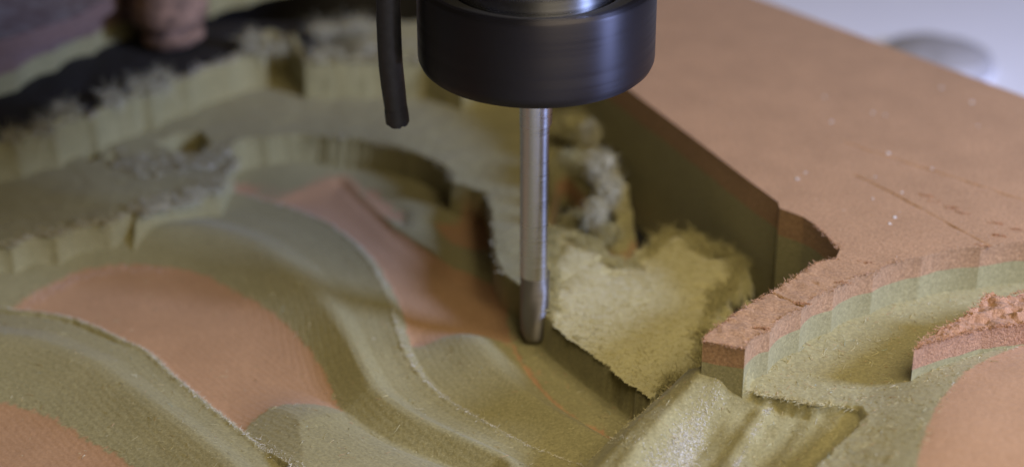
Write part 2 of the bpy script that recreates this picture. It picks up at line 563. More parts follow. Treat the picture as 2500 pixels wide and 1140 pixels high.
# shallow scribed groove just inside the rim at the far left
gd = np.exp(-((d1 + 1.7) / 0.5) ** 2) * np.clip((at(330, 840, -32)[0] - X) / 8, 0, 1)
H = H - gd * 0.9
lip2 = np.exp(-((d2 + 0.3) / 0.45) ** 2) * (0.15 + 0.3 * vnoise(X, Y, 2.4, 22))
H = H + np.clip(lip2, 0, 1)

# second roughing level (terrace) with its scalloped inner wall
t_left = pts([(-140, 640), (-60, 622), (28, 600), (138, 574), (267, 543)], TERR)
t_mid = pts([(267, 543), (330, 512), (400, 485), (470, 462), (540, 448), (565, 400), (560, 358)], TERR)
t_r = pts([(560, 358), (655, 336), (803, 334), (905, 345), (1000, 370), (1060, 395), (1110, 432)], TERR)
t_in = pts([(1110, 432), (1100, 445), (1150, 455), (1190, 470), (1203, 540), (1206, 620), (1230, 670), (1272, 700), (1350, 790), (1450, 868), (1590, 970)], TERR)
t_out = pts([(1650, 915), (1715, 890), (1725, 800), (1735, 740), (1745, 680), (1690, 640), (1600, 650), (1530, 650), (1470, 600), (1400, 580), (1350, 560), (1325, 520), (1332, 440),
             (1345, 370), (1390, 350), (1440, 400), (1480, 460), (1500, 540), (1535, 540), (1525, 440), (1470, 380), (1430, 320), (1400, 280), (1330, 200), (1240, 90), (1150, 20), (900, 60), (600, 60), (300, 150), (-140, 300)], TERR)
pt = np.vstack([arcs(t_left, 2.2), t_mid[1:], np.vstack([arcs(t_r[:3], 2.0), arcs(t_r[2:], 0.5)[1:]])[1:], t_in[1:], t_out])
dt = sdf(pt, X, Y)
east = np.clip((X - 15) / 10, 0, 1)
dt_n = dt + vnoise(X, Y, 4.0, 31, 4) * (0.14 + 1.3 * east * np.clip((Y + 45) / 15, 0, 1)) * np.where(X > -30, 1, 0.9)
ht = TERR + vnoise(X, Y, 14, 41, 3) * 0.35 + vnoise(X, Y, 2.5, 42, 2) * 0.10
slope_t = np.where((X < at(330, 512, TERR)[0]) | (X > at(545, 440, TERR)[0]), 22.0, 1.5)
# the left wall runs out into a slope between its last scallop and the headland
H = np.where(dt_n < 0, ht, np.maximum(H, ht - np.maximum(dt_n, 0) * slope_t))

# hole cut through to the bed beside the pocket wall
hole_poly = pts([(1650, 915), (1715, 890), (1725, 800), (1735, 740), (1745, 680), (1690, 640), (1600, 650), (1530, 650), (1470, 600), (1400, 580), (1350, 560), (1325, 520), (1332, 440),
                 (1345, 370), (1390, 350), (1440, 400), (1480, 460), (1500, 540), (1535, 540), (1525, 440), (1470, 380), (1430, 320), (1400, 280), (1330, 200), (1240, 90), (1150, 20)], TERR)
hole_poly = np.vstack([hole_poly, pts([(1150, -90), (1560, 180), (1930, 480), (2090, 600), (1990, 700), (1800, 820)], -2)])
dh = sdf(hole_poly, X, Y)
H = np.where((dh < 0) & (dt_n > 0), np.minimum(np.maximum(-41.8, ht - np.maximum(dt_n, 0) * 6.0), H), H)

# small cavities at the foot of the back wall
for cav, zc in (([(385, 348), (430, 326), (490, 318), (508, 350), (480, 382), (430, 372)], -34), ([(262, 380), (276, 372), (292, 380), (290, 408), (268, 410)], -36), ([(205, 372), (240, 364), (250, 388), (215, 398)], -28)):
    dc = sdf(pts(cav, TERR), X, Y) + vnoise(X, Y, 4, 45, 3) * 0.8
    H = np.where(dc < 0, np.maximum(zc, TERR + dc * 5), H)

# first roughing level at the back, near-black ledge with its scalloped wall
rim_c = pts([(-160, 395), (-60, 375), (38, 345), (134, 315), (232, 280), (325, 243), (372, 226), (460, 190), (560, 152), (645, 128)], LEDGE)
rim_g = pts([(645, 128), (655, 80), (700, 90), (735, 140), (745, 152), (850, 150), (930, 148), (1040, 150), (1130, 180), (1200, 170), (1250, 90)], LEDGE)
rim_o = pts([(1150, -60), (700, -160), (300, -80), (-160, 100)], LEDGE)
pr = np.vstack([arcs(rim_c, 2.2), rim_g[1:], rim_o])
dr = sdf(pr, X, Y) + vnoise(X, Y, 2.0, 51, 2) * 0.18
hr = LEDGE + vnoise(X, Y, 8, 55, 3) * 0.4
# ragged torn crest along the rim
hr = hr + np.exp(-((dr + 1.0) / 0.9) ** 2) * np.clip(vnoise(X, Y, 5.0, 57, 3), 0, 1) * 2.2
H = np.where(dr < 0, hr, np.maximum(H, hr - np.maximum(dr, 0) * 22))
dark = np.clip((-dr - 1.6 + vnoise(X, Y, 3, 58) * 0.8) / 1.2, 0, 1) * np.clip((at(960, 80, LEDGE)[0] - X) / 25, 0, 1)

# front right: ledge, apron and mound (upper) over the finished fan (lower)
RM = [(1830, 940, -12), (1960, 850, -12), (2040, 800, -12), (2140, 770, -12), (2260, 730, -12), (2400, 695, -12), (2500, 680, -12), (2150, 850, -12), (1983, 965, -12.2), (2060, 960, -12), (1907, 930, -12),
      (2120, 960, -11.6), (2232, 925, -8.6), (2300, 910, -7.1), (2400, 882, -6), (2500, 862, -4.8), (2600, 850, -4), (2330, 935, -6), (2290, 985, -6), (2258, 1050, -6), (2238, 1140, -6), (2230, 1250, -6),
      (2500, 1000, -2.6), (2400, 1100, -3.2), (2500, 1140, -2), (2380, 980, -4.4), (2160, 1010, -9.3), (2110, 1080, -10.5), (2060, 1140, -11.5), (2180, 1130, -7.6), (2350, 830, -9.5), (2300, 760, -12), (2500, 760, -11)]
RF = [(1715, 890, -7.6), (1760, 900, -7.8), (1815, 915, -8.6), (1640, 940, -16.8), (1600, 975, -18), (1560, 1012, -19.5), (1480, 1082, -22.5), (1425, 1140, -24.5), (1330, 1230, -28),
      (1680, 965, -12.6), (1620, 1030, -15.6), (1550, 1100, -18.8), (1480, 1180, -22.8), (1760, 930, -9.8), (1775, 972, -13.6), (1730, 1040, -18.6), (1690, 1100, -22), (1620, 1180, -25.5),
      (1812, 1000, -15.8), (1790, 1060, -18.6), (1770, 1120, -21.6), (1860, 1005, -14.8), (1830, 1060, -17.4), (1790, 1130, -20.6), (1890, 1010, -15.6), (1865, 1060, -18.2), (1840, 1130, -21.8), (1950, 1010, -15.4), (2050, 1030, -14.4), (1980, 1060, -16.8), (1930, 1130, -19.4), (2060, 1075, -15.5), (2010, 1140, -17.5), (1900, 985, -14.6), (1838, 958, -12.6)]
fan_p = pts([(1705, 888, -7.6), (1650, 925, -16), (1600, 973, -18), (1550, 1020, -20), (1480, 1082, -22.5), (1425, 1140, -24.5), (1300, 1260, -29)])
fan_p = np.vstack([fan_p, [[20, -150], [170, -150], [170, -20]], pts([(2060, 668), (1765, 818)], 0)])
df = sdf(fan_p, X, Y) + vnoise(X, Y, 3, 61, 3) * 0.35
hf = tps(RF)(X, Y)
# soft ribs left by the ball-nosed cutter
ud = np.array(at(1780, 930, -15)) - np.array(at(1560, 1140, -22))
ud /= np.hypot(*ud)
across = (X * ud[1] - Y * ud[0])
hf = hf + 0.16 * np.sin(across / 5.2 * 2 * math.pi + vnoise(X, Y, 18, 66) * 0.8) + vnoise(X, Y, 1.2, 67, 2) * 0.04
H = np.where(df < 0, hf, np.maximum(H, hf - np.maximum(df, 0) * 5.0))
apron_p = pts([(1826, 950), (1860, 962), (1907, 968), (1983, 984), (2060, 988), (2106, 1000)], LEDGE)
apron_p = np.vstack([apron_p, pts([(2108, 1024, -11.5), (2094, 1045, -11.2), (2054, 1076, -11.6), (2015, 1116, -12.2), (1960, 1180, -13)]), [[60, -150], [190, -150], [190, 20]], pts([(2500, 640), (2100, 720), (1880, 850)], LEDGE)])
da = sdf(apron_p, X, Y) + vnoise(X, Y, 2.6, 71, 4) * 0.55
hm = tps(RM)(X, Y) + vnoise(X, Y, 1.6, 73, 2) * 0.10 * np.clip((at(2150, 1000, -10)[0] - X) / 6 + 0.4, 0.15, 1)
H = np.where(da < 0, hm, np.maximum(H, hm - np.maximum(da, 0) * 1.8 * 1.6))
upper = ((da < 0.4) & (X > at(2100, 1000, -10)[0])).astype(float)

# fine hand of the cutter
H = H + vnoise(X, Y, 0.9, 81, 1) * 0.035
edge_n = vnoise(X, Y, 0.9, 91, 2) * 0.20 + vnoise(X, Y, 5, 92, 2) * 0.12
brown = np.clip((ZB - H + edge_n) / 0.22 + 0.5, 0, 1)
brown = np.maximum(brown, upper * np.clip((H - ZL + edge_n * 0.5) / 0.18 + 0.5, 0, 1))
brown = np.where(H < -38.5, 0, brown)

ny, nx = X.shape
keep = np.ones((ny - 1, nx - 1), bool)
hc = np.maximum(np.maximum(H[:-1, :-1], H[1:, :-1]), np.maximum(H[:-1, 1:], H[1:, 1:]))
keep &= hc > -41.5
keep &= ~((sdf(board_poly, Xc, Yc) < -1.2) | (((Xc - far_a[0]) * inn[0] + (Yc - far_a[1]) * inn[1]) < 1.0))
I = np.arange(ny * nx).reshape(ny, nx)
Q = np.stack([I[:-1, :-1], I[:-1, 1:], I[1:, 1:], I[1:, :-1]], -1)[keep]
used = np.zeros(ny * nx, bool)
used[Q.ravel()] = True
remap = np.cumsum(used) - 1
V = np.stack([X.ravel(), Y.ravel(), H.ravel()], -1)[used]
relief = mesh_obj('carved_relief', V, remap[Q], M['relief'], None, True)
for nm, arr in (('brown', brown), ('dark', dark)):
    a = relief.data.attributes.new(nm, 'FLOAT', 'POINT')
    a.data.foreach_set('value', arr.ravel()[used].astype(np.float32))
adopt(work, relief)

def height(x, y):
    i = min(max(int(np.searchsorted(gy, y)) - 1, 0), ny - 2)
    j = min(max(int((x - gx[0]) / 0.40), 0), nx - 2)
    return float(H[i, j])

# ---------------- boards of the face layer, as cut
def resample(poly, step):
    out = []
    n = len(poly)
    for i in range(n):
        a, b = poly[i], poly[(i + 1) % n]
        L = np.hypot(*(b - a))
        k = max(1, int(round(L / step)))
        for j in range(k):
            out.append(a + (b - a) * j / k)
    return np.array(out)

def layered(poly, zmid, zbot, spacing, topfun, seed, extra=None, step=0.7, mat_top='brown', names=('brown_layer', 'green_layer'), rough=0.0, wob=0.25):
    """board with a brown face layer over green: two meshes sharing the wavy glue line"""
    poly = resample(np.asarray(poly), step)
    area2 = sum(poly[i][0] * poly[(i + 1) % len(poly)][1] - poly[(i + 1) % len(poly)][0] * poly[i][1] for i in range(len(poly)))
    if area2 < 0:
        poly = poly[::-1]
    n = len(poly)
    lo, hi = poly.min(0), poly.max(0)
    px, py = np.meshgrid(np.arange(lo[0], hi[0], spacing), np.arange(lo[1], hi[1], spacing))
    px = px.ravel() + rng.uniform(-0.3, 0.3, px.size) * spacing
    py = py.ravel() + rng.uniform(-0.3, 0.3, py.size) * spacing
    d = sdf(poly, px, py)
    ok = d < -0.45 * spacing
    inner = np.stack([px[ok], py[ok]], -1)
    if extra is not None:
        de = sdf(poly, extra[:, 0], extra[:, 1])
        inner = np.vstack([inner, extra[de < -0.3]])
    allp = np.vstack([poly, inner])
    res = delaunay_2d_cdt([Vector((float(a), float(b))) for a, b in allp], [(i, (i + 1) % n) for i in range(n)], [], 1, 1e-5)
    vv = np.array([[v.x, v.y] for v in res[0]])
    orig = res[3]
    idx_of = {}
    for k, o in enumerate(orig):
        for q in o:
            idx_of[q] = k
    zt = topfun(vv[:, 0], vv[:, 1])
    Vt = [(a, b, c) for (a, b), c in zip(vv, zt)]
    Ft = [tuple(f) for f in res[2]]
    ring = [idx_of[i] for i in range(n)]
    # wall rows: a little fuzz normal to the wall
    nxt, prv = np.roll(poly, -1, 0), np.roll(poly, 1, 0)
    tn = nxt - prv
    nr = np.stack([tn[:, 1], -tn[:, 0]], -1) / np.maximum(np.hypot(tn[:, 0], tn[:, 1]), 1e-6)[:, None]
    zm = (zmid(poly[:, 0], poly[:, 1]) if callable(zmid) else zmid) + vnoise(poly[:, 0] * 1.3, poly[:, 1] * 1.3, 7.0, seed, 3) * wob
    rows = [ring]
    for t in (0.12, 0.5, 1.0):
        row = []
        for i in range(n):
            z = zt[ring[i]] * (1 - t) + zm[i] * t
            off = (rough * rng.normal() * 0.4) if t < 1 else 0
            off -= 0.10 * (1 - math.exp(-((t) / 0.1)))  # face edge stands a hair proud
            row.append(len(Vt))
            Vt.append((poly[i, 0] + nr[i, 0] * off, poly[i, 1] + nr[i, 1] * off, z))
        rows.append(row)
    for a, b in zip(rows[:-1], rows[1:]):
        for i in range(n):
            j = (i + 1) % n
            Ft.append((a[i], b[i], b[j], a[j]))
    o1 = mesh_obj(names[0], Vt, Ft, M[mat_top], None, True, 22)
    Vg, Fg = [], []
    for t in (0.0, 0.5, 1.0):
        for i in range(n):
            Vg.append((poly[i, 0] - nr[i, 0] * 0.10, poly[i, 1] - nr[i, 1] * 0.10, zm[i] * (1 - t) + zbot * t))
    for r in range(2):
        for i in range(n):
            j = (i + 1) % n
            Fg.append((r * n + i, (r + 1) * n + i, (r + 1) * n + j, r * n + j))
    o2 = mesh_obj(names[1], Vg, Fg, M['green'], None, True, 22)
    adopt(work, o1, o2)
    return o1, o2, poly

def seg_dist(x, y, pl):
    d = np.full(np.shape(x), 1e9)
    for a, b in zip(pl[:-1], pl[1:]):
        e = b - a
        t = np.clip(((x - a[0]) * e[0] + (y - a[1]) * e[1]) / (e @ e), 0, 1)
        d = np.minimum(d, np.hypot(x - a[0] - e[0] * t, y - a[1] - e[1] * t))
    return d

groove_a = pts([(2060, 348), (2130, 371), (2250, 408), (2380, 450), (2520, 497)], 0)
groove_b = pts([(2090, 428), (2180, 472), (2300, 538), (2400, 592), (2425, 603)], 0)
groove_c = pts([(1882, 714), (1920, 728), (1962, 748)], 0)
groove_d = pts([(2020, 640), (2080, 650), (2110, 668)], 0)
gex = []
for g in (groove_a, groove_b, groove_c):
    for a, b in zip(g[:-1], g[1:]):
        L = np.hypot(*(b - a))
        nn = np.array([-(b - a)[1], (b - a)[0]]) / L
        for t in np.arange(0, L, 0.5):
            for o in (-0.55, -0.22, 0, 0.22, 0.55):
                gex.append(a + (b - a) * t / L + nn * o + rng.uniform(-0.03, 0.03, 2))
gex = np.array(gex)

def board_top(x, y):
    z = vnoise(x, y, 60, 101, 1) * 0.04
    tongue = np.clip((at(2060, 660, 0)[0] - x) / 8, 0, 1) * (y < at(2000, 600, 0)[1])
    front = np.clip((0 - y) / 40, 0, 1)
    z = z + (0.004 + 0.20 * tongue + 0.08 * front) * vnoise(x, y, 1.7, 103, 3)
    for g, dep, ph in ((groove_a, 0.45, 1), (groove_b, 0.5, 2), (groove_c, 0.8, 3)):
        dd = seg_dist(x, y, g)
        z = z - dep * np.exp(-(dd / 0.22) ** 2) * (0.75 + 0.5 * vnoise(x, y, 3.0, 110 + ph, 1))
    # the strip beside the long groove was skimmed a touch lower
    return z

o1, o2, bpoly = layered(board_poly, lambda x, y: ZL + 0.4 - 2.2 * np.clip((y + 15) / 25, 0, 1) * (x < 75), BED + 0.4, 1.0, board_top, 5, gex, 0.6, names=('brown_top_layer', 'green_core_layer'), rough=0.02)

# ragged island of the face layer at the right edge
isl_f = pts([(2232, 851), (2262, 838), (2330, 818), (2400, 800), (2500, 788), (2580, 783)], 0)
isl_b = pts([(2580, 690), (2500, 711), (2462, 722), (2440, 728), (2424, 716), (2405, 722), (2390, 742), (2360, 765), (2330, 785), (2300, 800), (2275, 812), (2252, 830), (2240, 836)], 0)
def isl_top(x, y):
    return 0.75 * vnoise(x, y, 2.6, 121, 3) - 0.2 + 0.25 * vnoise(x, y, 0.9, 122, 1)
layered(np.vstack([isl_f, isl_b]), ZL, -14.0, 0.6, isl_top, 9, None, 0.5, 'brown_rough', ('brown_island_layer', 'green_island_layer'), rough=0.08)

# far board behind the dark ledge
fb_rim = pts([(-190, 236), (-60, 176), (34, 130), (128, 84), (220, 45), (316, 10), (418, -25), (512, -55), (600, -80), (700, -107), (820, -140)], 0)
fb_poly = np.vstack([arcs(fb_rim, 2.0), [[-60, 240], [-240, 240], [-240, 140]]])
layered(fb_poly, ZL, -14.0, 2.0, lambda x, y: vnoise(x, y, 6, 131, 2) * 0.15, 13, None, 1.2, 'dusty', ('far_brown_layer', 'far_green_layer'))

# ================================================================== SPINDLE, BIT, HOSE
NB = 44.6
spin = empty('spindle', (0, 0, NB + 22))
tag(spin, 'dark steel clamping nut on a bright spindle shaft above the cutter', 'spindle')
R = 28.6
nut = lathe('collet_nut', [(5.2, NB + 1.5), (6.0, NB), (R - 2.6, NB), (R - 1.5, NB + 0.35), (R - 0.6, NB + 1.2), (R - 0.1, NB + 2.4), (R, NB + 3.2), (R, NB + 20.6), (R - 0.25, NB + 21.3), (R - 1.0, NB + 22.0), (R - 1.9, NB + 22.2), (R - 2.4, NB + 21.9), (R - 3.4, NB + 19.2), (20.5, NB + 18.6)], M['nut'], None, 160, angle=25)
ringg = lathe('shadow_ring', [(R - 3.6, NB + 19.0), (R - 4.2, NB + 19.9), (21.2, NB + 20.4), (20.4, NB + 19.5)], M['gap'], None, 96, closed_ends=False)  # black ring put in as the shade inside the nut recess
shaft = lathe('spindle_shaft', [(19.8, NB + 17), (19.8, NB + 24.5), (19.2, NB + 25.2), (19.2, NB + 70)], M['steel'], None, 128)
# unseen plate added above the frame to shade the back left of the job
plate = slab('shade_plate', [(-135, -66), (-52, -66), (-52, -9), (-24, -9), (-24, 9), (-52, 9), (-52, 70), (-135, 70)], NB + 66, NB + 84, M['nut'])
clampr = lathe('clamp_ring', [(19.3, NB + 62), (26, NB + 62), (27, NB + 63), (27, NB + 86), (19.3, NB + 87)], M['nut'], None, 64, closed_ends=False)
adopt(spin, nut, ringg, shaft, plate, clampr)

bit = empty('router_bit', (0, 0, -33.6))
tag(bit, 'straight bright steel router bit with a dark rounded tip in the carved valley', 'router bit')
TIP = -33.7
def step_r(r, z, a):
    # relieved flat on the right side below the shank collar
    if z < 28 and math.cos(a - 0.0) > 0.80:
        return r * (0.80 / math.cos(a)) * 1.05 if math.cos(a) > 0.84 else r
    return r
shank = lathe('shank', [(3.75, TIP + 20), (3.78, TIP + 22), (3.85, 26.5), (3.9, 27.5), (4.0, 29.0), (4.0, NB + 2.5)], M['steel'], None, 96, rfun=step_r)
def flute(r, z, a):
    t = (z - TIP)
    tw = a - t * 0.11
    c = math.cos(2 * tw)
    fade = min(1, max(0, (20.4 - t) / 5))
    return r * (1 - 0.10 * fade * max(0, c) ** 1.5)
prof = [(0.01, TIP)]
for k in range(1, 9):
    a = k / 8 * math.pi / 2
    prof.append((3.7 * math.sin(a), TIP + 3.7 * (1 - math.cos(a))))
for k in range(1, 18):
    prof.append((3.72, TIP + 3.7 + k))
tipo = lathe('cutting_tip', prof, M['carbide'], None, 96, rfun=flute, angle=50)
adopt(bit, shank, tipo)

# black rubber air hose hanging beside the nut
def sweep(name, path, rad, mat, seg=24, cap_in=None):
    V, Fc = [], []
    P = [Vector(p) for p in path]
    n = len(P)
    for i, p in enumerate(P):
        t = (P[min(i + 1, n - 1)] - P[max(i - 1, 0)]).normalized()
        u = t.cross(Vector((0, 1, 0))).normalized()
        v = t.cross(u).normalized()
        r = rad[i] if hasattr(rad, '__len__') else rad
        for k in range(seg):
            a = 2 * math.pi * k / seg
            q = p + (u * math.cos(a) + v * math.sin(a)) * r
            V.append(q[:])
    for i in range(n - 1):
        for k in range(seg):
            k2 = (k + 1) % seg
            Fc.append((i * seg + k, i * seg + k2, (i + 1) * seg + k2, (i + 1) * seg + k))
    return V, Fc

hp = []
for px, py in ((946, -420), (946, -200), (947, -60), (948, 0), (949, 60), (951, 110), (954, 160), (959, 205), (964, 245), (969, 280), (971, 300)):
    x, z = aty(px, py, -2)
    hp.append((x, -2, z))
hose = empty('air_hose', hp[-1])
tag(hose, 'short black rubber hose hanging beside the dark nut with a cut end', 'hose')
V, Fc = sweep('tube', hp, [2.95] * 8 + [2.85, 2.7, 2.62], M['rubber'])
# inner bore so that the end is an open ring, ragged at the lip
n = len(hp)
seg = 24
last = (n - 1) * seg
for k in range(seg):
    V[last + k] = (V[last + k][0], V[last + k][1], V[last + k][2] - abs(rng.normal()) * 0.28)
c0 = Vector(hp[-1])
dn = (Vector(hp[-1]) - Vector(hp[-2])).normalized()
b0 = len(V)
for k in range(seg):
    q = Vector(V[last + k])
    V.append((c0 + (q - c0) * 0.62)[:])
for k in range(seg):
    q = Vector(V[b0 + k])
    V.append((q - dn * 6)[:])
for k in range(seg):
    k2 = (k + 1) % seg
    Fc.append((last + k, last + k2, b0 + k2, b0 + k))
    Fc.append((b0 + k, b0 + k2, b0 + seg + k2, b0 + seg + k))
Fc.append(tuple(b0 + seg + k for k in range(seg)))
tube = mesh_obj('tube', V, Fc, M['rubber'], None, True, 40)
e2 = Vector(hp[-3]) * 0.45 + Vector(hp[-2]) * 0.55
e1 = Vector(hp[-1]) + (Vector(hp[-2]) - Vector(hp[-1])) * 0.12
V, Fc = sweep('end_sleeve', [e2[:], ((e1 + e2) / 2)[:], e1[:]], [2.86, 2.95, 2.92], M['rubber'])
slv = mesh_obj('end_sleeve', V, Fc, M['rubber'], None, True, 40)
adopt(hose, tube, slv)

# ================================================================== THINGS AT THE BACK
# dusty plank lying on the far board, top left
pk = pts([(-170, 165), (-60, 118), (60, 82), (130, 60), (187, 42), (320, -40), (250, -90), (-170, 20)], 6)
plank = slab('dusty_plank', pk, 0.4, 6.0, M['dusty'])
tag(plank, 'brown board end covered in pale dust at the top left corner', 'board')

# turned clamp post standing on the dark ledge
cx, cy = at(428, 106, LEDGE)
post = empty('clamp_post', (cx, cy, LEDGE))
tag(post, 'dusty brown turned clamp post with a grooved foot on the dark ledge', 'clamp')
foot = lathe('foot', [(8.6, -11.4), (9.6, -10.6), (10.1, -9.2), (9.9, -8.0), (8.2, -6.8), (7.9, -5.6)], M['post'], None, 64, (0, 0), rfun=lambda r, z, a: r * (1 + 0.02 * math.sin(3 * a + z)))
flange = lathe('flange', [(7.9, -5.6), (10.5, -4.6), (11.9, -3.6), (12.4, -1.8), (12.4, 2.0), (12.0, 3.6), (11.2, 5.0), (11.0, 60)], M['post'], None, 64, (0, 0), rfun=lambda r, z, a: r * (1 + 0.025 * math.sin(2 * a + z * 0.7)))
for o in (foot, flange):
    o.parent = post
    o.location = Vector((0, 0, -LEDGE * S + 0.0004))
post.rotation_euler = (0, math.radians(-5), 0)

# grey knob on the white table beyond the board edge
kx, ky = at(2285, 168, BED - 12)
knob = empty('grey_knob', (kx, ky, BED - 12))
tag(knob, 'blurred grey rounded knob behind the far edge of the brown board', 'knob')
kb = lathe('knob_body', [(13.5, 0), (15, 1.2), (15.3, 3.5), (14, 6.5), (10.5, 8.6), (5, 9.6), (0.01, 9.9)], M['grey'], None, 64, rfun=lambda r, z, a: r * (1.0 + 0.35 * abs(math.cos(a + 0.5))))
kf = lathe('knob_base', [(20, 0.05), (20.5, 0.8), (19.5, 1.4), (12, 1.5)], M['white'], None, 64)
for o in (kb, kf):
    o.parent = knob

# ================================================================== SAWDUST
def fluff(name, center, rads, seed, mat, sub=4, amp=0.55, cell=0.5):
    bm = bmesh.new()
    bmesh.ops.create_icosphere(bm, subdivisions=sub, radius=1)
    off = Vector((seed * 3.1, seed * 1.7, seed * 0.9))
    for v in bm.verts:
        d = v.co.normalized()
        f = mnoise.fractal(d * 1.6 + off, 0.7, 2.1, 6)
        f2 = mnoise.turbulence(d * 5 + off, 3, False)
        v.co = Vector((d.x * rads[0], d.y * rads[1], d.z * rads[2])) * (1 + amp * f + 0.16 * f2) + Vector(center)
    V = [v.co[:] for v in bm.verts]
    Fc = [[q.index for q in f.verts] for f in bm.faces]
    bm.free()
    return V, Fc

# heap drifting over the terrace right of the bit
heap_p = pts([(1352, 792), (1450, 868), (1585, 966), (1640, 925), (1712, 892), (1722, 800), (1742, 740), (1790, 690), (1810, 640), (1770, 615), (1715, 618), (1685, 572), (1640, 560), (1612, 580), (1600, 612), (1545, 640),
              (1500, 648), (1465, 615), (1420, 590), (1345, 556)], TERR + 1)
m = (X > heap_p[:, 0].min() - 8) & (X < heap_p[:, 0].max() + 8) & (Y > heap_p[:, 1].min() - 8) & (Y < heap_p[:, 1].max() + 8)
i0, i1 = np.where(m.any(1))[0][[0, -1]]
j0, j1 = np.where(m.any(0))[0][[0, -1]]
hx, hy = X[i0:i1 + 1, j0:j1 + 1], Y[i0:i1 + 1, j0:j1 + 1]
dhp = sdf(heap_p, hx, hy) + vnoise(hx, hy, 7, 201, 5, 0.65) * 4.2 * np.clip((hy + 10 + (hx - 4) * 1.5) / 30, 0.10, 1)
inn_d = np.clip(-dhp, 0, None)
edgeE = np.clip(seg_dist(hx, hy, pts([(1352, 792), (1450, 868), (1590, 968)], TERR)) / 9, 0, 1)
hz = TERR + 0.25 + (1 - np.exp(-inn_d / 3.0)) * (0.2 + 0.6 * edgeE) + vnoise(hx, hy, 16, 203, 4, 0.5) * (0.08 + 0.22 * edgeE) + vnoise(hx, hy, 1.4, 204, 2) * 0.10
hz = np.where(dhp > 0, TERR + 0.2 - dhp * 2.2, hz)
I2 = np.arange(hx.size).reshape(hx.shape)
kp = (np.minimum(np.minimum(dhp[:-1, :-1], dhp[1:, :-1]), np.minimum(dhp[:-1, 1:], dhp[1:, 1:])) < 2.6)
Eedge = seg_dist(hx, hy, pts([(1340, 780), (1450, 868), (1600, 976)], TERR))[:-1, :-1]
kp &= (dhp[:-1, :-1] < 0.15) | (Eedge > 6)
Q2 = np.stack([I2[:-1, :-1], I2[:-1, 1:], I2[1:, 1:], I2[1:, :-1]], -1)[kp]
u2 = np.zeros(hx.size, bool)
u2[Q2.ravel()] = True
rm2 = np.cumsum(u2) - 1
jx = vnoise(hx, hz * 3 + hy, 3.0, 205, 3) * 0.5
heap = mesh_obj('sawdust_heap', np.stack([(hx + jx).ravel(), hy.ravel(), hz.ravel()], -1)[u2], rm2[Q2], M['dust'])
tag(heap, 'soft yellow-green sawdust heap between the router bit and the brown tongue', 'sawdust heap')

# pale clumps caught on the terrace edge right of the bit
cl = [((1400, 305, -16), (5.5, 4, 5.0), 'dust'), ((1442, 330, -13), (2.4, 2, 4.4), 'pale_dust'), ((1395, 395, -17), (4.2, 3, 3.4), 'dust'), ((1468, 405, -13), (4.6, 3.6, 5.0), 'pale_dust'), ((1488, 470, -15), (3.6, 3, 5.6), 'pale_dust'),
      ((1455, 520, -17), (3.0, 2.6, 4.6), 'pale_dust'), ((1410, 540, -23), (4.5, 3, 2.2), 'dust'), ((1490, 570, -22), (3.2, 2.6, 2.6), 'dust')]
# loose fibres ------------------------------------------------------
def fibres(name, items, parent=None):
    """items: (pos, direction, length, radius, bend vector, colour)"""
    V, Fc, Cc = [], [], []
    for (p, d, L, r, bend, c) in items:
        p, d, bend = Vector(p), Vector(d).normalized(), Vector(bend)
        u = d.orthogonal().normalized()
        v = d.cross(u)
        b = len(V)
        for k in range(3):
            t = k / 2
            q = p + d * (L * t) + bend * (L * t * t)
            rr = r * (1 - 0.55 * t)
            for a in (0, 2.094, 4.189):
                V.append((q + (u * math.cos(a) + v * math.sin(a)) * rr)[:])
                Cc.append((*c, 1))
        for k in range(2):
            for a in range(3):
                a2 = (a + 1) % 3
                Fc.append((b + k * 3 + a, b + k * 3 + a2, b + k * 3 + 3 + a2, b + k * 3 + 3 + a))
        Fc.append((b + 6, b + 7, b + 8))
    o = mesh_obj(name, V, Fc, M['fibre'], None, False)
    a = o.data.attributes.new('tint', 'FLOAT_COLOR', 'POINT')
    a.data.foreach_set('color', np.array(Cc, np.float32).ravel())
    if parent is not None:
        adopt(parent, o)
    return o

def jit(c, s=0.12):
    f = 1 + rng.uniform(-s, s)
    return tuple(min(1, max(0, x * f)) for x in c)

clump = empty('sawdust_clump', (*at(1450, 450, TERR), TERR))
tag(clump, 'ragged pale sawdust clump on the terrace edge right of the bit', 'sawdust clump')
def fuzz(center, rads, n, ln, rad, col):
    """hairy shell: curled fibres leaving a flattened ball"""
    out = []
    for _ in range(n):
        d = rng.normal(size=3)
        d /= np.linalg.norm(d)
        q = np.array(center) + d * np.array(rads) * rng.uniform(0.35, 1.0)
        e = d + rng.normal(size=3) * 0.8
        out.append((tuple(q), tuple(e), ln * rng.uniform(0.3, 1.0) ** 1.5, rng.uniform(*rad), tuple(rng.normal(size=3) * 0.5), jit(col, 0.2)))
    return out
PALE = (0.55, 0.53, 0.38)
YEL = (0.45, 0.42, 0.22)
hair = []
for k, (c, r, mt) in enumerate(cl):
    x, y = at(*c)
    v, f = fluff('lump', (x, y, c[2]), [q * 0.55 for q in r], k + 3, M[mt], 5, 0.6)
    adopt(clump, mesh_obj('lump', v, f, M[mt]))
    hair += fuzz((x, y, c[2]), r, 1700, 2.0, (0.035, 0.10), PALE if mt == 'pale_dust' else YEL)
o = fibres('loose_fibres', hair)
o['kind'] = 'stuff'
adopt(clump, o)

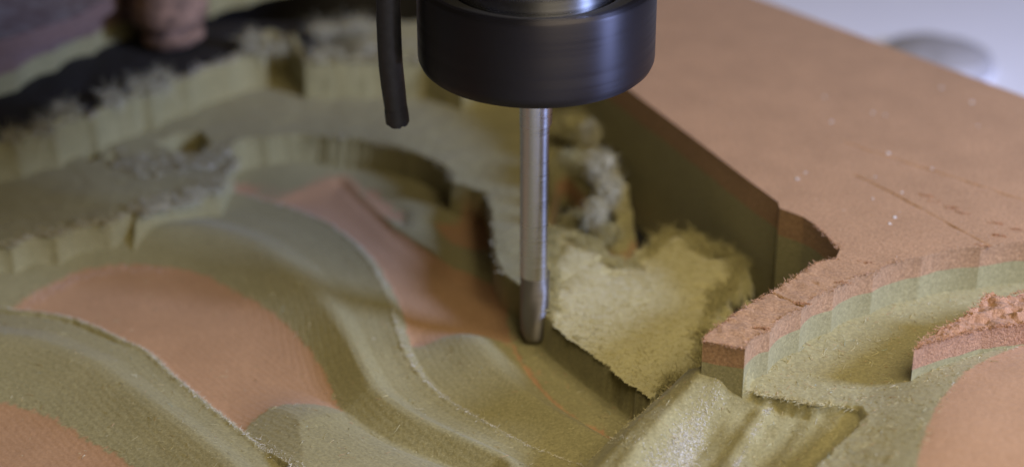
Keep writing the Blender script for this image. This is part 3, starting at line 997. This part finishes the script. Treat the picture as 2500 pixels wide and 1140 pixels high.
# tufts along the rim of the dark ledge and beside the headland
tufts = [((160, 268, -9.8), (3.2, 1.6, 2.2)), ((275, 236, -10), (2.0, 1.4, 1.6)), ((345, 205, -9.8), (3.4, 1.8, 2.0)), ((400, 190, -9.5), (1.1, 1.0, 2.6)), ((612, 98, -8), (1.4, 1.2, 4.2)), ((110, 308, -11), (2.0, 1.2, 1.2)),
         ((670, 112, -10), (2.8, 1.4, 1.0)), ((790, 70, -9), (3.5, 1.6, 1.8)), ((870, 60, -9), (4.5, 2, 2.0)), ((800, 128, -11), (4.5, 2.0, 1.2)), ((910, 118, -11), (4.5, 2.0, 1.4)), ((30, 330, -11), (1.6, 1.0, 1.4))]
names_t = ['largest of the pale tufts along the left half of the dark ledge rim', 'small pale tuft on the dark ledge rim between two larger tufts', 'wide pale tuft on the dark ledge rim below the clamp post', 'thin upright sliver of fluff right of the wide tuft on the rim',
           'tall thin wisp of fluff standing at the right end of the scalloped rim', 'low pale tuft on the rim, second from the left frame edge', 'flat wisp of fluff beside the dark gap in the back wall', 'bluish fluff tuft on the dark ledge left of the hose, smaller of two',
           'bluish fluff tuft on the dark ledge directly left of the hose', 'pale fluff on the back wall top right of the dark gap', 'pale fluff on the back wall top beside the hose', 'leftmost small pale tuft on the dark ledge rim']
for k, (c, r) in enumerate(tufts):
    x, y = at(*c)
    t = empty('sawdust_tuft', (x, y, c[2] - r[2]))
    tag(t, names_t[k], 'sawdust tuft', 'pale tufts along the back rim')
    v, f = fluff('tuft', (x, y, c[2]), [q * 0.38 for q in r], k + 31, None, 4, 0.6)
    a = mesh_obj('core', v, f, M['pale_dust'])
    b_ = fibres('loose_fibres', fuzz((x, y, c[2] - 0.6), [q * f for q, f in zip(r, (1.15, 1.0, 0.8))], 420, 3.6, (0.06, 0.16), PALE))
    b_['kind'] = 'stuff'
    adopt(t, a, b_)
# low crumbly drift on the terrace at the left headland
V, Fc, hair = [], [], []
for k in range(70):
    t = k / 69
    px = 285 + 265 * t + rng.normal() * 14
    py = 408 - 15 * t + rng.normal() * 12
    if k % 2 == 0:
        px = 330 + 215 * rng.random()
        py = 518 - (px - 330) * 0.30 + rng.normal() * 7
    x, y = at(px, py, TERR)
    r = rng.uniform(0.25, 0.9)
    v, f = fluff('crumb', (x, y, TERR + r * 0.3), (r * 1.6, r, r * 0.7), k + 77, None, 3, 0.6)
    b = len(V)
    V += v
    Fc += [[i + b for i in q] for q in f]
    hair += fuzz((x, y, TERR + r * 0.4), (r * 3.0, r * 2.0, r), 80, 2.0, (0.06, 0.16), PALE if k % 2 == 0 else (0.5, 0.47, 0.32))
drift = mesh_obj('sawdust_drift', V, Fc, M['pale_dust'])
tag(drift, 'crumbly pale sawdust strewn over the terrace at the left', 'sawdust', kind='stuff')
o = fibres('drift_fuzz', hair)
o['kind'] = 'stuff'
adopt(drift, o)
# fuzzy outline of the heap
hair = []
hp_edge = resample(heap_p, 0.8)
for q in hp_edge:
    if seg_dist(q[0], q[1], pts([(1340, 780), (1450, 868), (1600, 976)], TERR)) < 3:
        continue
    k_ = abs(vnoise(q[0], q[1], 5.0, 222, 2)) * 2.2 + 0.4
    hair += fuzz((q[0], q[1], TERR + 0.3 + 0.5 * k_), (1.4 * k_, 1.4 * k_, 0.9 * k_), int(26 * k_), 2.4, (0.04, 0.12), (0.48, 0.43, 0.19))
hflat = np.stack([hx.ravel(), hy.ravel(), hz.ravel(), dhp.ravel()], -1)
hflat = hflat[hflat[:, 3] < -0.3]
for q in hflat[rng.integers(0, len(hflat), 9000)]:
    a_ = rng.uniform(0, 6.283)
    hair.append(((q[0], q[1], q[2] - 0.05), (math.cos(a_), math.sin(a_), rng.uniform(0.0, 0.7)), 0.4 + 1.3 * rng.random() ** 2, rng.uniform(0.03, 0.08), tuple(rng.normal(size=3) * 0.35), jit((0.48, 0.43, 0.19), 0.08)))
o = fibres('heap_fuzz', hair)
o['kind'] = 'stuff'
adopt(heap, o)

BR = (0.47, 0.27, 0.16)
items = []
def fringe(poly, n, lo, hi, up=0.5, col=BR, zf=lambda t: 0.0, rad=(0.05, 0.13)):
    L = np.concatenate([[0], np.cumsum(np.hypot(*np.diff(poly, axis=0).T))])
    for _ in range(n):
        s = rng.uniform(0, L[-1])
        i = min(int(np.searchsorted(L, s)) - 1, len(poly) - 2)
        i = max(i, 0)
        a, b = poly[i], poly[i + 1]
        t = (s - L[i]) / max(L[i + 1] - L[i], 1e-6)
        p = a + (b - a) * t
        ang = rng.uniform(0, 2 * math.pi)
        d = (math.cos(ang), math.sin(ang), rng.uniform(0.0, 1.2) * up)
        ln = lo + (hi - lo) * rng.random() ** 2.5
        items.append(((p[0] + rng.normal() * 0.35, p[1] + rng.normal() * 0.35, zf(s / L[-1]) + rng.uniform(-0.3, 0.15)), d, ln, rng.uniform(*rad), (rng.normal() * 0.3, rng.normal() * 0.3, rng.normal() * 0.25), jit(col)))
fringe(tback, 600, 0.15, 1.3, 0.5)
fringe(bulge[3:], 120, 0.3, 1.2)
fringe(scal[:len(scal) // 2 + 10], 350, 0.15, 0.8, 0.5)
fringe(isl_f, 350, 0.3, 1.6, 0.6, (0.52, 0.28, 0.16))
fringe(isl_b[:], 350, 0.3, 1.3, 0.5, (0.52, 0.28, 0.16))
for (sx, sy, sn) in ((2262, 478, 60), (2282, 492, 30), (2325, 508, 60), (2350, 520, 40), (2432, 545, 60), (2440, 575, 90), (2480, 560, 60), (2400, 600, 50), (2110, 640, 40), (2060, 690, 60), (1960, 740, 60), (1860, 800, 60)):
    q_ = np.array(at(sx, sy, 0))
    fringe(np.array([q_ - [1.6, -0.3], q_ + [1.6, -0.6]]), sn, 0.2, 0.9, 0.25, (0.45, 0.22, 0.11), lambda t: 0.1)
fringe(pts([(1715, 832), (1820, 850)], 0), 120, 0.2, 0.8, 0.4)
# thin scatter of dust over the board top
cand = np.array([at(rng.uniform(1600, 2520), rng.uniform(60, 640), 0) for _ in range(520)])
cand = cand[sdf(bpoly, cand[:, 0], cand[:, 1]) < -1]
for q_ in cand:
    a_ = rng.uniform(0, 6.283)
    items.append(((q_[0], q_[1], 0.12), (math.cos(a_), math.sin(a_), 0.1), 0.12 + 0.55 * rng.random() ** 3, rng.uniform(0.04, 0.12), (rng.normal() * 0.2, rng.normal() * 0.2, 0), jit((0.60, 0.47, 0.36) if rng.random() < 0.7 else (0.30, 0.16, 0.08), 0.15)))
o = fibres('torn_fringe', items, work)
o['kind'] = 'stuff'

items = []
cols = [(0.55, 0.50, 0.27), (0.48, 0.45, 0.25), (0.58, 0.48, 0.26), (0.60, 0.58, 0.42), (0.48, 0.31, 0.17), (0.33, 0.42, 0.36)]
wts = [0.32, 0.25, 0.15, 0.15, 0.09, 0.04]
tries = 0
while len(items) < 5200 and tries < 60000:
    tries += 1
    px, py = rng.uniform(-30, 2530), rng.uniform(600, 1170)
    zone = rng.random()
    # densest on the fan and apron, sparse on the left ridges
    if px < 1480:
        if zone > 0.22:
            continue
        z = -33
    else:
        z = -13
    x, y = at(px, py, z)
    if X[0, 0] > x or x > gx[-1] - 1 or y < gy[0] + 1:
        continue
    h = height(x, y)
    if h < -37 or abs(h - TERR) < 1.3:
        continue
    if h > -5.6:
        continue
    if h < ZB and rng.random() < 0.9:
        continue
    ang = rng.uniform(0, 2 * math.pi)
    h2_ = height(x + math.cos(ang), y + math.sin(ang))
    sl = max(-1.5, min(1.5, h2_ - h))
    ln = 0.35 + 1.9 * rng.random() ** 3
    c = cols[rng.choice(6, p=wts)]
    items.append(((x, y, h + 0.06), (math.cos(ang), math.sin(ang), sl + rng.uniform(0, 0.35)), ln, rng.uniform(0.035, 0.10), (rng.normal() * 0.25, rng.normal() * 0.25, -0.1), jit(c)))
# fringe of the apron edge
ap = pts([(1826, 950), (1860, 962), (1907, 968), (1983, 984), (2060, 988), (2106, 1000)], LEDGE)
fringe(ap, 700, 0.3, 1.6, 0.25, (0.52, 0.47, 0.25), lambda t: LEDGE - 0.1)
n0 = len(items)
for cv, nn in ((l1c, 1900), (l2c, 1500)):
    for off_, share in ((0.0, 0.4), (0.8, 0.25), (1.6, 0.2), (2.4, 0.15)):
        tn_ = np.gradient(cv, axis=0)
        tn_ /= np.maximum(np.hypot(tn_[:, 0], tn_[:, 1]), 1e-6)[:, None]
        side = np.stack([-tn_[:, 1], tn_[:, 0]], -1)
        fringe(cv + side * off_ * 0.9, int(nn * share), 0.15, 0.9, 0.5, (0.66, 0.64, 0.55), rad=(0.05, 0.12))
for k in range(n0, len(items)):
    it = items[k]
    items[k] = ((it[0][0], it[0][1], height(it[0][0], it[0][1]) + 0.04),) + it[1:]
n0 = len(items)
fringe(P1_OUT[3:28] + np.array([1.2, -2.0]), 700, 0.2, 1.1, 0.3, (0.62, 0.46, 0.38), rad=(0.05, 0.12))  # pale fuzz on the rim, its paleness doubling for light on the slope
fringe(P1_OUT, 500, 0.2, 1.0, 0.2, (0.50, 0.33, 0.20), rad=(0.04, 0.09))
for k in range(n0, len(items)):
    it = items[k]
    items[k] = ((it[0][0] + rng.normal() * 0.8, it[0][1] + rng.normal() * 0.8, 0.0),) + it[1:]
    q_ = items[k][0]
    items[k] = ((q_[0], q_[1], height(q_[0], q_[1]) + 0.04),) + it[1:]
# pale dust along the fan ribs, whitened to stand in for their highlight
fan_glint = pts([(1545, 1145, -20), (1630, 1050, -16.5), (1715, 955, -12.5), (1780, 922, -10.5), (1795, 965, -15), (1745, 1040, -19.5), (1690, 1145, -23)])
thin_glint = pts([(1785, 1145, -21), (1835, 1065, -18), (1885, 1000, -16)])
lo_, hi_ = fan_glint.min(0), fan_glint.max(0)
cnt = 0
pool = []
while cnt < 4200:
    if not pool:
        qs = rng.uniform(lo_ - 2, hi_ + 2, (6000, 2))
        pool = list(zip(qs, sdf(fan_glint, qs[:, 0], qs[:, 1])))
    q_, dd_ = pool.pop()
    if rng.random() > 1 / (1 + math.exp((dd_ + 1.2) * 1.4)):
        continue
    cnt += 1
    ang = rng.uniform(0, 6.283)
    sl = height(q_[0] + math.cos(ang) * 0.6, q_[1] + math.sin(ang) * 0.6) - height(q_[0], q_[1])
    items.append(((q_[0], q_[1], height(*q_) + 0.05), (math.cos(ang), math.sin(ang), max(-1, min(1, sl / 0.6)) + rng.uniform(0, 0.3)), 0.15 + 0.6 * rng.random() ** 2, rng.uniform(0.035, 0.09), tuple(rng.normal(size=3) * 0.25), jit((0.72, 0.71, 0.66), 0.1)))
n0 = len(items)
fringe(thin_glint, 500, 0.15, 0.7, 0.3, (0.70, 0.69, 0.64), rad=(0.03, 0.08))
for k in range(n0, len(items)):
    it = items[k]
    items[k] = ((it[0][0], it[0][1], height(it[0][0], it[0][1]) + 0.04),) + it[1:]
n0 = len(items)
fringe(fan_p[1:6], 200, 0.3, 1.0, 0.4, (0.52, 0.47, 0.25))
for k in range(n0, len(items)):
    it = items[k]
    items[k] = ((it[0][0], it[0][1], height(it[0][0], it[0][1]) + 0.05),) + it[1:]
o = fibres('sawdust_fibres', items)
tag(o, 'fine loose wood fibres with pale painted highlights over the milled green surfaces', 'sawdust', kind='stuff')

# fibrous splinters at the blurred terrace and ledge rims
items = []
fringe(arcs(t_left, 2.2), 350, 0.6, 3.2, 1.2, (0.50, 0.46, 0.30), lambda t: TERR, (0.1, 0.28))
fringe(t_mid, 250, 0.6, 2.6, 0.9, (0.52, 0.50, 0.38), lambda t: TERR, (0.1, 0.28))
fringe(np.vstack([t_r, t_in[:7]]), 260, 0.4, 1.6, 0.4, (0.50, 0.47, 0.30), lambda t: TERR, (0.08, 0.2))
fringe(arcs(rim_c, 2.2), 320, 0.6, 3.6, 1.2, (0.48, 0.46, 0.38), lambda t: LEDGE, (0.12, 0.34))
fringe(rim_g[4:8], 200, 0.8, 3.0, 1.0, (0.50, 0.47, 0.33), lambda t: LEDGE, (0.12, 0.3))
o = fibres('rim_splinters', items, work)
o['kind'] = 'stuff'

# pale flakes lying on the brown board
def flake(seed):
    r = np.random.default_rng(seed)
    n = 7
    V = [(0, 0, 0.35)]
    for k in range(n):
        a = 2 * math.pi * k / n
        q = r.uniform(0.55, 1.15)
        V.append((math.cos(a) * q, math.sin(a) * q * 0.7, r.uniform(0.02, 0.22)))
    V += [(v[0], v[1], v[2] - 0.2) for v in V[1:]]
    Fc = [(0, 1 + k, 1 + (k + 1) % n) for k in range(n)] + [(1 + k, 1 + n + k, 1 + n + (k + 1) % n, 1 + (k + 1) % n) for k in range(n)]
    return V, Fc
M['flake'] = plain('pale_flake', (0.62, 0.60, 0.58), 0.8, 0, 900.0, 0.1)
fv = [flake(k) for k in range(3)]
fm = []
for k, (px, py, sc) in enumerate([(1945, 437, 0.75), (1966, 422, 0.45), (2130, 276, 0.6), (2030, 298, 0.55), (2160, 281, 0.5), (2372, 250, 0.8), (2298, 215, 0.5), (2168, 375, 0.7), (2184, 531, 0.75), (2172, 546, 0.5), (2136, 433, 0.5), (2201, 470, 0.5), (2130, 486, 0.4), (2387, 308, 0.4), (2275, 412, 0.5), (2013, 237, 0.45)]):
    x, y = at(px, py, 0.1)
    if k < 3:
        o = mesh_obj('sawdust_flake', *fv[k], M['flake'], None, False)
    else:
        o = bpy.data.objects.new('sawdust_flake', fm[k % 3])
        COL.objects.link(o)
    if k < 3:
        fm.append(o.data)
    o.location = Vector((x, y, 0.15)) * S
    o.rotation_euler = (0, 0, rng.uniform(0, 6.28))
    o.scale = (sc, sc, sc)
    tag(o, 'tiny pale sawdust flake lying on the brown board top', 'sawdust flake', 'pale flakes on the brown board')
